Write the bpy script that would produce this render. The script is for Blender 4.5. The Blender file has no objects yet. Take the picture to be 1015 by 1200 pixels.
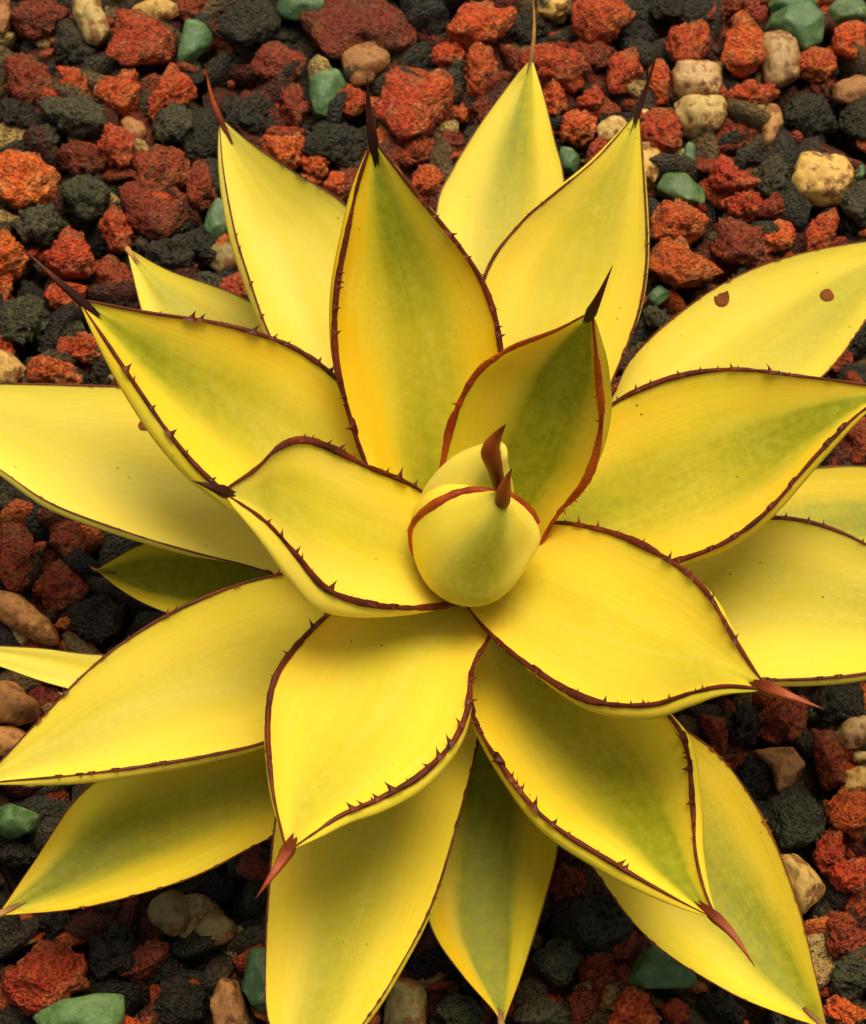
import bpy, bmesh, math, random
import numpy as np
from mathutils import Vector, Matrix
from mathutils.bvhtree import BVHTree

random.seed(7)
sc = bpy.context.scene
COL = sc.collection

# ------------------------------------------------------------------ camera
ELEV = math.radians(64.0)
VFOV = math.radians(30.0)
PW, PH = 1015.0, 1200.0                       # size of the photograph
FPX = PH / 2 / math.tan(VFOV / 2)
FWD = np.array([0.0, math.cos(ELEV), -math.sin(ELEV)])
UPV = np.array([0.0, math.sin(ELEV), math.cos(ELEV)])
RGT = np.array([1.0, 0.0, 0.0])
AXIS_Z = 0.070
CAMP = np.array([0, 0, AXIS_Z]) - 0.70 * (FWD + (563 - PW / 2) / FPX * RGT - (715 - PH / 2) / FPX * UPV)

cam = bpy.data.cameras.new('camera')
cam.sensor_fit = 'VERTICAL'
cam.sensor_height = 24.0
cam.lens = 12.0 / math.tan(VFOV / 2)
cam.clip_start, cam.clip_end = 0.02, 60.0
cam.dof.use_dof = True
cam.dof.focus_distance = 0.665
cam.dof.aperture_fstop = 17.0
cob = bpy.data.objects.new('camera', cam)
COL.objects.link(cob)
cob.location = CAMP
cob.rotation_euler = (math.pi / 2 - ELEV, 0, 0)
sc.camera = cob
sc.render.resolution_x, sc.render.resolution_y = 866, 1024

# ------------------------------------------------------------------ light
SUN_EL, SUN_AZ = math.radians(64), math.radians(18)      # azimuth clockwise from +Y
w = bpy.data.worlds.new('World'); sc.world = w; w.use_nodes = True
nt = w.node_tree
sky = nt.nodes.new('ShaderNodeTexSky'); sky.sky_type = 'NISHITA'; sky.sun_disc = False
sky.sun_elevation = SUN_EL; sky.sun_rotation = SUN_AZ
sky.dust_density = 4.0; sky.air_density = 1.0; sky.ozone_density = 0.6
bg = nt.nodes['Background']; bg.inputs['Strength'].default_value = 0.068
tint = nt.nodes.new('ShaderNodeMix'); tint.data_type = 'RGBA'; tint.blend_type = 'MULTIPLY'; tint.inputs[0].default_value = 1.0
tint.inputs[7].default_value = (1.0, 0.87, 0.62, 1)          # warm white balance of the whole sky
nt.links.new(sky.outputs[0], tint.inputs[6]); nt.links.new(tint.outputs[2], bg.inputs['Color'])
sun = bpy.data.lights.new('sun', 'SUN')
sun.energy = 1.4; sun.angle = math.radians(42); sun.color = (1.0, 0.90, 0.70)
sob = bpy.data.objects.new('sun', sun); COL.objects.link(sob)
d = Vector((math.sin(SUN_AZ) * math.cos(SUN_EL), math.cos(SUN_AZ) * math.cos(SUN_EL), math.sin(SUN_EL)))
sob.rotation_euler = d.to_track_quat('Z', 'Y').to_euler(); sob.location = d * 3
vs = sc.view_settings
vs.view_transform = 'Standard'; vs.look = 'None'; vs.gamma = 1.0; vs.use_curve_mapping = False
vs.exposure = 1.06

# ------------------------------------------------------------------ helpers
def unproj(px, py, z):
    """point of the photograph's ray at height z"""
    r = FWD + (px - PW / 2) / FPX * RGT - (py - PH / 2) / FPX * UPV
    return CAMP + r * ((z - CAMP[2]) / r[2])

def norm(v):
    return v / (np.linalg.norm(v) + 1e-12)

def np_mesh(name, verts, faces, smooth=True):
    """faces: (n,3) or (n,4) int array"""
    me = bpy.data.meshes.new(name)
    n, k = faces.shape
    me.vertices.add(len(verts)); me.vertices.foreach_set('co', np.asarray(verts, np.float32).ravel())
    me.loops.add(n * k); me.loops.foreach_set('vertex_index', faces.astype(np.int32).ravel())
    me.polygons.add(n); me.polygons.foreach_set('loop_start', np.arange(0, n * k, k, dtype=np.int32))
    me.update(calc_edges=True)
    me.polygons.foreach_set('use_smooth', np.full(n, smooth))
    return me

def link(name, me, mat, parent=None):
    o = bpy.data.objects.new(name, me); COL.objects.link(o)
    if mat: me.materials.clear(); me.materials.append(mat)
    if parent: o.parent = parent
    return o

def catmull(pts, n):
    """even resampling of a smooth curve through pts (any dimension)"""
    p = np.array(pts, float)
    p = np.vstack([2 * p[0] - p[1], p, 2 * p[-1] - p[-2]])
    out = []
    for i in range(1, len(p) - 2):
        for t in np.linspace(0, 1, 24, endpoint=False):
            a, b, c, e = p[i - 1], p[i], p[i + 1], p[i + 2]
            out.append(.5 * ((2 * b) + (c - a) * t + (2 * a - 5 * b + 4 * c - e) * t * t + (3 * b - a - 3 * c + e) * t ** 3))
    out.append(p[-2]); out = np.array(out)
    s = np.concatenate([[0], np.cumsum(np.linalg.norm(np.diff(out, axis=0), axis=1))]); s /= s[-1]
    u = np.linspace(0, 1, n)
    return np.stack([np.interp(u, s, out[:, k]) for k in range(out.shape[1])], 1)

_P = np.random.RandomState(3).permutation(4096).astype(np.int64)
_G = np.random.RandomState(5).rand(4096)
def vnoise(p):
    """value noise in -1..1, p (n,3)"""
    i = np.floor(p).astype(np.int64); f = p - i; f = f * f * f * (f * (f * 6 - 15) + 10)
    def h(dx, dy, dz):
        return _G[_P[(_P[(_P[(i[:, 0] + dx) & 4095] + i[:, 1] + dy) & 4095] + i[:, 2] + dz) & 4095]]
    x, y, z = f[:, 0], f[:, 1], f[:, 2]
    a = h(0, 0, 0) * (1 - x) + h(1, 0, 0) * x; b = h(0, 1, 0) * (1 - x) + h(1, 1, 0) * x
    c = h(0, 0, 1) * (1 - x) + h(1, 0, 1) * x; e = h(0, 1, 1) * (1 - x) + h(1, 1, 1) * x
    return ((a * (1 - y) + b * y) * (1 - z) + (c * (1 - y) + e * y) * z) * 2 - 1

# ------------------------------------------------------------------ materials
def new_mat(name):
    m = bpy.data.materials.new(name); m.use_nodes = True
    return m, m.node_tree.nodes, m.node_tree.links, m.node_tree.nodes['Principled BSDF']

def mix(ns, ls, fac, a, b, blend='MIX'):
    n = ns.new('ShaderNodeMix'); n.data_type = 'RGBA'; n.blend_type = blend
    for sock, v in ((n.inputs[0], fac), (n.inputs[6], a), (n.inputs[7], b)):
        if isinstance(v, (int, float)): sock.default_value = v
        elif isinstance(v, tuple): sock.default_value = (*v, 1)
        else: ls.new(v, sock)
    return n.outputs[2]

def math_n(ns, ls, op, a, b=0.0, c=0.0, clamp=False):
    n = ns.new('ShaderNodeMath'); n.operation = op; n.use_clamp = clamp
    for s, v in zip(n.inputs, (a, b, c)):
        if isinstance(v, (int, float)): s.default_value = v
        else: ls.new(v, s)
    return n.outputs[0]

def ramp(ns, ls, fac, stops):
    n = ns.new('ShaderNodeValToRGB'); e = n.color_ramp.elements
    while len(e) < len(stops): e.new(0.5)
    for k, (p, c) in enumerate(stops):
        e[k].position = p; e[k].color = (*c, 1) if isinstance(c, tuple) else (c, c, c, 1)
    ls.new(fac, n.inputs[0]); return n.outputs[0]

def noise(ns, ls, vec, scale, detail=4, rough=.55):
    n = ns.new('ShaderNodeTexNoise'); n.inputs['Scale'].default_value = scale
    n.inputs['Detail'].default_value = detail; n.inputs['Roughness'].default_value = rough
    ls.new(vec, n.inputs['Vector']); return n.outputs[0]

def leaf_material():
    m, ns, ls, p = new_mat('agave_leaf')
    uv = ns.new('ShaderNodeUVMap'); uv.uv_map = 'UVMap'
    sep = ns.new('ShaderNodeSeparateXYZ'); ls.new(uv.outputs[0], sep.inputs[0])
    s, t = sep.outputs[0], sep.outputs[1]
    def oattr(nm):
        a = ns.new('ShaderNodeAttribute'); a.attribute_type = 'OBJECT'; a.attribute_name = nm; return a.outputs['Fac']
    green, pale, shift = oattr('green'), oattr('pale'), oattr('shift')
    oi = ns.new('ShaderNodeObjectInfo')
    # coordinates stretched along the leaf for streaks
    comb = ns.new('ShaderNodeCombineXYZ')
    ls.new(math_n(ns, ls, 'MULTIPLY', s, 26.0), comb.inputs[0])
    ls.new(math_n(ns, ls, 'MULTIPLY', t, 1.6), comb.inputs[1])
    ls.new(math_n(ns, ls, 'MULTIPLY', oi.outputs['Random'], 40.0), comb.inputs[2])
    streak = noise(ns, ls, comb.outputs[0], 1.0, 5, .6)
    comb2 = ns.new('ShaderNodeCombineXYZ')
    ls.new(math_n(ns, ls, 'MULTIPLY', s, 3.2), comb2.inputs[0])
    ls.new(math_n(ns, ls, 'MULTIPLY', t, 2.0), comb2.inputs[1])
    ls.new(math_n(ns, ls, 'MULTIPLY', oi.outputs['Random'], 17.0), comb2.inputs[2])
    cloud = noise(ns, ls, comb2.outputs[0], 1.0, 3, .5)
    tc = ns.new('ShaderNodeTexCoord')
    mott = noise(ns, ls, tc.outputs['Object'], 260, 3, .6)
    # green band down the middle of the blade
    c = math_n(ns, ls, 'ABSOLUTE', math_n(ns, ls, 'SUBTRACT', math_n(ns, ls, 'MULTIPLY_ADD', cloud, 0.22, -0.11), math_n(ns, ls, 'SUBTRACT', math_n(ns, ls, 'SUBTRACT', s, 0.5), shift)))
    band = ramp(ns, ls, math_n(ns, ls, 'MULTIPLY', c, 2.0, clamp=True), [(0.0, 1.0), (0.30, .85), (0.62, .18), (0.85, 0.0)])
    alongm = ramp(ns, ls, t, [(0.0, .75), (0.45, .55), (0.80, 1.0), (0.97, .8)])
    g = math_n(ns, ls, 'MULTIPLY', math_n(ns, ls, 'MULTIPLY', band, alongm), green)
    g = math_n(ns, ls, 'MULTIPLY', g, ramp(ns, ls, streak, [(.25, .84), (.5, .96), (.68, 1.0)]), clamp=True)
    base = mix(ns, ls, ramp(ns, ls, streak, [(.3, 0.0), (.7, 1.0)]), (0.80, 0.60, 0.012), (0.82, 0.66, 0.040))
    edg = math_n(ns, ls, 'MULTIPLY', math_n(ns, ls, 'ABSOLUTE', math_n(ns, ls, 'SUBTRACT', s, .5)), 2.0)
    gold = math_n(ns, ls, 'MULTIPLY', ramp(ns, ls, edg, [(.35, 0.0), (.75, 1.0)]), ramp(ns, ls, cloud, [(.38, 0.0), (.58, .9)]))
    gold = math_n(ns, ls, 'MULTIPLY', gold, math_n(ns, ls, 'SUBTRACT', 1.0, math_n(ns, ls, 'MULTIPLY', pale, 1.8), clamp=True), clamp=True)
    base = mix(ns, ls, gold, base, (0.84, 0.50, 0.002))
    base = mix(ns, ls, math_n(ns, ls, 'MULTIPLY', pale, ramp(ns, ls, cloud, [(.35, .35), (.65, 1.0)])), base, (0.82, 0.71, 0.16))
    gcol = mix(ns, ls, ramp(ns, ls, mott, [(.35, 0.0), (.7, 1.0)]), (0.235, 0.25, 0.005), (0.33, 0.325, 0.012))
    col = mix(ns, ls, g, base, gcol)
    fib = ns.new('ShaderNodeCombineXYZ')
    ls.new(math_n(ns, ls, 'MULTIPLY', s, 95.0), fib.inputs[0]); ls.new(math_n(ns, ls, 'MULTIPLY', t, 3.5), fib.inputs[1])
    ls.new(math_n(ns, ls, 'MULTIPLY', oi.outputs['Random'], 23.0), fib.inputs[2])
    fibre = noise(ns, ls, fib.outputs[0], 1.0, 4, .65)
    col = mix(ns, ls, ramp(ns, ls, fibre, [(.52, 0.0), (.72, .13)]), col, (0.60, 0.50, 0.03))
    col = mix(ns, ls, ramp(ns, ls, fibre, [(.28, .13), (.46, 0.0)]), col, (0.84, 0.72, 0.16))
    # pale prints left by the teeth of the neighbouring leaf in the bud
    pr_ = math_n(ns, ls, 'ADD', math_n(ns, ls, 'MULTIPLY', s, .8), math_n(ns, ls, 'MULTIPLY', t, .35))
    pr_ = math_n(ns, ls, 'ADD', pr_, math_n(ns, ls, 'MULTIPLY', cloud, .25))
    pl = ramp(ns, ls, math_n(ns, ls, 'ABSOLUTE', math_n(ns, ls, 'SUBTRACT', pr_, .74)), [(.0, .13), (.02, .08), (.035, 0.0)])
    col = mix(ns, ls, math_n(ns, ls, 'MULTIPLY', math_n(ns, ls, 'MULTIPLY', pl, ramp(ns, ls, mott, [(.4, .3), (.6, 1.0)])), math_n(ns, ls, 'SUBTRACT', 1.0, g)), col, (0.78, 0.74, 0.30))
    # faint dusty bloom in small soft spots, and a few dark pin-prick specks
    bl = noise(ns, ls, tc.outputs['Object'], 520, 2, .5)
    bm_ = math_n(ns, ls, 'MULTIPLY', ramp(ns, ls, bl, [(.45, 0.0), (.75, 1.0)]), ramp(ns, ls, noise(ns, ls, tc.outputs['Object'], 45, 2), [(.46, 0.0), (.62, .16)]))
    bm_ = math_n(ns, ls, 'MULTIPLY', bm_, math_n(ns, ls, 'SUBTRACT', 1.0, math_n(ns, ls, 'MULTIPLY', g, .6)))
    col = mix(ns, ls, bm_, col, (0.72, 0.68, 0.28))
    vo = ns.new('ShaderNodeTexVoronoi'); vo.inputs['Scale'].default_value = 190; ls.new(tc.outputs['Object'], vo.inputs['Vector'])
    sp = math_n(ns, ls, 'MULTIPLY', ramp(ns, ls, vo.outputs['Distance'], [(.06, 1.0), (.11, 0.0)]),
                ramp(ns, ls, noise(ns, ls, tc.outputs['Object'], 38, 1), [(.60, 0.0), (.66, .8)]))
    col = mix(ns, ls, sp, col, (0.10, 0.07, 0.01))
    # corky brown tinge close to the edges
    ed = math_n(ns, ls, 'MULTIPLY', math_n(ns, ls, 'ABSOLUTE', math_n(ns, ls, 'SUBTRACT', s, .5)), 2.0)
    edm = math_n(ns, ls, 'MULTIPLY', ramp(ns, ls, ed, [(.965, 0.0), (1.0, .7)]), ramp(ns, ls, noise(ns, ls, tc.outputs['Object'], 150, 3), [(.4, 0.0), (.65, .75)]))
    col = mix(ns, ls, edm, col, (0.42, 0.16, 0.012))
    ls.new(col, p.inputs['Base Color'])
    ls.new(ramp(ns, ls, mott, [(.3, .36), (.7, .52)]), p.inputs['Roughness'])
    p.inputs['Specular IOR Level'].default_value = 0.14
    p.inputs['Subsurface Weight'].default_value = 0.22
    p.inputs['Subsurface Radius'].default_value = (1.0, 0.7, 0.08)
    p.inputs['Subsurface Scale'].default_value = 0.004
    b = ns.new('ShaderNodeBump'); b.inputs['Strength'].default_value = .17; b.inputs['Distance'].default_value = .0006
    ls.new(math_n(ns, ls, 'ADD', math_n(ns, ls, 'ADD', streak, math_n(ns, ls, 'MULTIPLY', fibre, .6)), math_n(ns, ls, 'MULTIPLY', mott, .5)), b.inputs['Height'])
    ls.new(b.outputs[0], p.inputs['Normal'])
    return m

def horn_material(name, c0, c1, rough=.42, spine=False):
    m, ns, ls, p = new_mat(name)
    tc = ns.new('ShaderNodeTexCoord')
    n1 = noise(ns, ls, tc.outputs['Object'], 75, 5); n2 = noise(ns, ls, tc.outputs['Object'], 900, 3)
    col = mix(ns, ls, ramp(ns, ls, n1, [(.35, 0.0), (.68, 1.0)]), c0, c1)
    if spine:
        at = ns.new('ShaderNodeAttribute'); at.attribute_name = 'along'
        col = mix(ns, ls, ramp(ns, ls, at.outputs['Fac'], [(.0, .9), (.30, .75), (.55, .12), (.78, 0.0), (.95, .75)]), col, tuple(x * .28 for x in c0))
    ls.new(col, p.inputs['Base Color']); p.inputs['Roughness'].default_value = rough; p.inputs['Specular IOR Level'].default_value = .22
    b = ns.new('ShaderNodeBump'); b.inputs['Strength'].default_value = .5; b.inputs['Distance'].default_value = .0004
    ls.new(n2, b.inputs['Height']); ls.new(b.outputs[0], p.inputs['Normal'])
    return m

def stone_material(name, kind):
    """colour comes from the object's own colour; this adds mineral variation and relief"""
    m, ns, ls, p = new_mat(name)
    tc = ns.new('ShaderNodeTexCoord')
    if kind == 'gravel':
        a = ns.new('ShaderNodeAttribute'); a.attribute_name = 'tint'; basec = a.outputs['Color']
    else:
        oi = ns.new('ShaderNodeObjectInfo'); basec = oi.outputs['Color']
    v = tc.outputs['Object']
    big = noise(ns, ls, v, 90, 4, .6)
    fine = noise(ns, ls, v, 420, 6, .65)
    if kind in ('lava', 'gravel'):
        vo = ns.new('ShaderNodeTexVoronoi'); vo.inputs['Scale'].default_value = 520
        ds = ns.new('ShaderNodeVectorMath'); ds.operation = 'ADD'
        nz = ns.new('ShaderNodeTexNoise'); nz.inputs['Scale'].default_value = 300; ls.new(v, nz.inputs['Vector'])
        sc_ = ns.new('ShaderNodeVectorMath'); sc_.operation = 'SCALE'; sc_.inputs['Scale'].default_value = .004
        ls.new(nz.outputs['Color'], sc_.inputs[0]); ls.new(v, ds.inputs[0]); ls.new(sc_.outputs[0], ds.inputs[1])
        ls.new(ds.outputs[0], vo.inputs['Vector'])
        hsv = ns.new('ShaderNodeHueSaturation')
        ls.new(basec, hsv.inputs['Color'])
        ls.new(ramp(ns, ls, big, [(.25, .488), (.75, .515)]), hsv.inputs['Hue'])
        ls.new(ramp(ns, ls, fine, [(.30, .42), (.5, .95), (.70, 1.2)]), hsv.inputs['Value'])
        och = math_n(ns, ls, 'MULTIPLY', ramp(ns, ls, noise(ns, ls, v, 130, 5, .7), [(.50, 0.0), (.66, .55)]), ramp(ns, ls, fine, [(.4, .2), (.6, 1.0)]))
        warm = ns.new('ShaderNodeHueSaturation'); ls.new(hsv.outputs[0], warm.inputs['Color'])
        warm.inputs['Hue'].default_value = .522; warm.inputs['Saturation'].default_value = .85; warm.inputs['Value'].default_value = 1.45
        col = mix(ns, ls, och, hsv.outputs[0], warm.outputs[0])
        col = mix(ns, ls, ramp(ns, ls, big, [(.55, 0.0), (.72, .6)]), col, (0.05, 0.022, 0.010))
        v2 = ns.new('ShaderNodeTexVoronoi'); v2.inputs['Scale'].default_value = 1150; ls.new(ds.outputs[0], v2.inputs['Vector'])
        pore = ramp(ns, ls, v2.outputs['Distance'], [(.10, 0.0), (.32, 1.0)])
        pmask = ramp(ns, ls, noise(ns, ls, v, 170, 3), [(.42, 0.0), (.58, 1.0)])
        pore = math_n(ns, ls, 'MAXIMUM', pore, math_n(ns, ls, 'SUBTRACT', 1.0, pmask))
        ls.new(col, p.inputs['Base Color'])
        p.inputs['Roughness'].default_value = .50; p.inputs['Specular IOR Level'].default_value = .42
        h = math_n(ns, ls, 'ADD', math_n(ns, ls, 'MULTIPLY', ramp(ns, ls, vo.outputs['Distance'], [(.0, 0.0), (.55, 1.0)]), .9), math_n(ns, ls, 'MULTIPLY', fine, 1.1))
        h = math_n(ns, ls, 'ADD', h, math_n(ns, ls, 'MULTIPLY', pore, .9))
        b = ns.new('ShaderNodeBump'); b.inputs['Strength'].default_value = 1.0; b.inputs['Distance'].default_value = .0022
    elif kind == 'pebble':
        hsv = ns.new('ShaderNodeHueSaturation'); ls.new(basec, hsv.inputs['Color'])
        ls.new(ramp(ns, ls, big, [(.3, .62), (.7, 1.2)]), hsv.inputs['Value'])
        st = math_n(ns, ls, 'MULTIPLY', ramp(ns, ls, noise(ns, ls, v, 210, 5, .7), [(.44, 0.0), (.56, .95)]), ramp(ns, ls, noise(ns, ls, v, 75, 3), [(.44, 0.0), (.54, 1.0)]))
        col = mix(ns, ls, st, hsv.outputs[0], (0.20, 0.075, 0.02))
        ls.new(col, p.inputs['Base Color']); p.inputs['Roughness'].default_value = .5
        p.inputs['Specular IOR Level'].default_value = .35
        p.inputs['Subsurface Weight'].default_value = .15; p.inputs['Subsurface Scale'].default_value = .004
        h = math_n(ns, ls, 'ADD', fine, math_n(ns, ls, 'MULTIPLY', st, -.6)); b = ns.new('ShaderNodeBump')
        b.inputs['Strength'].default_value = .8; b.inputs['Distance'].default_value = .0012
    else:   # jade coloured chips
        hsv = ns.new('ShaderNodeHueSaturation'); ls.new(basec, hsv.inputs['Color'])
        ls.new(ramp(ns, ls, big, [(.3, .65), (.7, 1.2)]), hsv.inputs['Value'])
        ve = math_n(ns, ls, 'ADD', ramp(ns, ls, noise(ns, ls, v, 150, 5, .7), [(.52, 0.0), (.68, .5)]), ramp(ns, ls, noise(ns, ls, v, 600, 4, .7), [(.55, 0.0), (.75, .35)]), clamp=True)
        col = mix(ns, ls, ve, hsv.outputs[0], (0.26, 0.36, 0.17))
        ls.new(col, p.inputs['Base Color']); p.inputs['Roughness'].default_value = .46
        h = fine; b = ns.new('ShaderNodeBump'); b.inputs['Strength'].default_value = .6; b.inputs['Distance'].default_value = .0011
    ls.new(h, b.inputs['Height']); ls.new(b.outputs[0], p.inputs['Normal'])
    return m

M_LEAF = leaf_material()
M_HORN = horn_material('horny_margin_brown', (0.050, 0.007, 0.002), (0.17, 0.024, 0.005))
M_ORANGE = horn_material('horny_margin_orange', (0.24, 0.022, 0.003), (0.46, 0.085, 0.004))
M_SPINE = horn_material('spine_dark', (0.045, 0.009, 0.004), (0.13, 0.022, 0.006), .4, True)
M_SPINE2 = horn_material('spine_russet', (0.24, 0.028, 0.006), (0.45, 0.09, 0.018), .4, True)
M_SPINE3 = horn_material('spine_tan', (0.42, 0.17, 0.04), (0.60, 0.33, 0.07), .45, True)
M_SCAR = horn_material('scar', (0.085, 0.016, 0.005), (0.26, 0.075, 0.014), .8)
M_LAVA = stone_material('lava', 'lava'); M_PEB = stone_material('pebble', 'pebble')
M_QTZ = stone_material('quartz', 'pebble')
q_ = M_QTZ.node_tree.nodes['Principled BSDF']
q_.inputs['Roughness'].default_value = .16; q_.inputs['Specular IOR Level'].default_value = .5
q_.inputs['Subsurface Weight'].default_value = .4; q_.inputs['Subsurface Scale'].default_value = .008; q_.inputs['Transmission Weight'].default_value = .15
M_JADE = stone_material('jade', 'jade'); M_GRAV = stone_material('gravel', 'gravel')

# ------------------------------------------------------------------ ground
def ground():
    m, ns, ls, p = new_mat('dark_soil')
    tc = ns.new('ShaderNodeTexCoord')
    n1 = noise(ns, ls, tc.outputs['Object'], 60, 6, .7)
    ls.new(ramp(ns, ls, n1, [(.3, (0.012, 0.007, 0.004)), (.7, (0.06, 0.022, 0.012))]), p.inputs['Base Color'])
    p.inputs['Roughness'].default_value = .95
    b = ns.new('ShaderNodeBump'); b.inputs['Distance'].default_value = .004
    ls.new(n1, b.inputs['Height']); ls.new(b.outputs[0], p.inputs['Normal'])
    bm = bmesh.new(); bmesh.ops.create_grid(bm, x_segments=40, y_segments=40, size=3.0)
    me = bpy.data.meshes.new('soil'); bm.to_mesh(me); bm.free()
    o = link('soil', me, m); o.location.z = -.012; o['kind'] = 'structure'
ground()

# ------------------------------------------------------------------ stones
def ico(sub):
    bm = bmesh.new(); bmesh.ops.create_icosphere(bm, subdivisions=sub, radius=1.0)
    v = np.array([x.co[:] for x in bm.verts]); f = np.array([[x.index for x in q.verts] for q in bm.faces]); bm.free()
    return v, f
ICO = {k: ico(k) for k in (1, 2, 4)}

def poly_radius(poly, ang):
    """distance from the polygon's centroid to its edge along each angle"""
    p = np.array(poly, float); c = p.mean(0); q = p - c
    out = np.zeros(len(ang))
    for i in range(len(q)):
        a, b = q[i], q[(i + 1) % len(q)]; e = b - a
        dx, dy = np.cos(ang), np.sin(ang)
        den = dx * e[1] - dy * e[0]
        den = np.where(np.abs(den) < 1e-12, 1e-12, den)
        r = (a[0] * e[1] - a[1] * e[0]) / den
        s = (a[0] * dy - a[1] * dx) / den
        ok = (s >= -1e-6) & (s <= 1 + 1e-6) & (r > 0)
        out = np.where(ok, np.maximum(out, r), out)
    return c, out

def stone_shape(kind, sub, rs, theta_r, hz):
    """theta_r(angle) -> outline radius in metres; hz half height"""
    V, F = ICO[sub]; V = V.copy()
    off = rs.rand(3) * 50
    ncut, lo, hi = {'lava': (5, .70, .95), 'pebble': (3, .8, .98), 'jade': (4, .7, .9)}[kind]
    for _ in range(ncut):
        n = norm(rs.randn(3)); dd = rs.uniform(lo, hi)
        ov = np.maximum(V @ n - dd, 0); V -= n * (ov * (.97 if kind == 'jade' else .8))[:, None]
    if kind == 'lava':
        V *= (1 + .20 * vnoise(V * 1.7 + off))[:, None]
    elif kind == 'pebble':
        V *= (1 + .13 * vnoise(V * 1.5 + off))[:, None]
    # normalise the outline and give it the wanted one
    th = np.arctan2(V[:, 1], V[:, 0]); rr = np.hypot(V[:, 0], V[:, 1])
    nb = 48; bins = ((th + np.pi) / (2 * np.pi) * nb).astype(int) % nb
    mx = np.full(nb, .2); np.maximum.at(mx, bins, rr)
    mx = (mx + np.roll(mx, 1) + np.roll(mx, -1)) / 3
    cur = np.interp((th + np.pi) / (2 * np.pi) * nb - .5, np.arange(-1, nb + 1), np.concatenate([[mx[-1]], mx, [mx[0]]]))
    want = theta_r(th)
    k = want / cur
    W = np.stack([V[:, 0] * k, V[:, 1] * k, V[:, 2] * hz / max(V[:, 2].max(), .3)], 1)
    mean = want.mean()
    for _ in range({'lava': 8, 'pebble': 5, 'jade': 12}[kind]):              # broken faces
        n = norm(rs.randn(3) * np.array([1, 1, .8])); pr = W @ n
        cut = pr.max() * rs.uniform(*{'lava': (.66, .95), 'pebble': (.76, .97), 'jade': (.70, .93)}[kind])
        W -= n * (np.maximum(pr - cut, 0) * {'lava': .88, 'pebble': .75, 'jade': .99}[kind])[:, None]
    rgh = rs.uniform(.45, 1.15)
    nrm = np.stack([V[:, 0], V[:, 1], V[:, 2]], 1); nrm /= np.linalg.norm(nrm, axis=1)[:, None]
    f = W / .010
    if kind == 'lava':
        r1 = vnoise(f * 2.2 + off); r2 = 1 - np.abs(vnoise(f * 3.6 + off + 9)); r3 = vnoise(f * 7.5 + off + 21); r4 = vnoise(f * 14 + off + 33)
        pits = np.clip(vnoise(f * 5.2 + off + 40) - .25, 0, 1)
        dsp = (.0010 * r1 + .0020 * (r2 - .7) + .0012 * r3 + .0007 * r4) * rgh - .0055 * pits * rgh ** .5
    elif kind == 'pebble':
        dsp = .0006 * vnoise(f * 1.6 + off) + .00025 * vnoise(f * 5 + off) - .0022 * np.clip(vnoise(f * 4 + off + 7) - .35, 0, 1) * rgh
    else:
        dsp = .00035 * vnoise(f * 2 + off) + .00012 * vnoise(f * 7 + off)
    dsp = dsp * min(1.0, mean / .009)
    return W + nrm * dsp[:, None], F

KINDS = {
 # code: (name, shape, material, colours, words, category)
 'R': ('red_lava_stone', 'lava', M_LAVA, [(0.62, 0.085, 0.008), (0.56, 0.068, 0.008), (0.66, 0.105, 0.010), (0.53, 0.056, 0.008)], 'brick red porous lava stone'),
 'O': ('red_lava_stone', 'lava', M_LAVA, [(0.68, 0.120, 0.010)], 'bright orange red lava stone'),
 'D': ('maroon_lava_stone', 'lava', M_LAVA, [(0.33, 0.046, 0.008), (0.37, 0.058, 0.010), (0.25, 0.038, 0.008)], 'dark maroon porous lava stone'),
 'K': ('black_lava_stone', 'lava', M_LAVA, [(0.028, 0.021, 0.009), (0.034, 0.029, 0.013), (0.023, 0.016, 0.008)], 'black pitted lava stone'),
 'E': ('grey_lava_stone', 'lava', M_LAVA, [(0.066, 0.064, 0.024), (0.080, 0.070, 0.031)], 'grey green crusty lava stone'),
 'G': ('jade_stone', 'jade', M_JADE, [(0.085, 0.175, 0.045), (0.105, 0.20, 0.052), (0.060, 0.135, 0.042)], 'jade green angular stone'),
 'C': ('cream_pebble', 'pebble', M_PEB, [(0.80, 0.54, 0.16), (0.76, 0.48, 0.12), (0.72, 0.52, 0.18)], 'cream yellow pebble'),
 'A': ('amber_pebble', 'pebble', M_PEB, [(0.55, 0.25, 0.07), (0.58, 0.29, 0.09), (0.48, 0.22, 0.07)], 'amber tan pebble'),
 'Q': ('quartz_pebble', 'pebble', M_QTZ, [(0.72, 0.46, 0.18)], 'pale translucent looking quartz pebble'),
 'T': ('olive_or_shaded_pebble', 'pebble', M_PEB, [(0.30, 0.24, 0.075)], 'olive brown or shade-darkened cream pebble'),  # olive pebbles, and cream ones with their shade put into the colour
}
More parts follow.
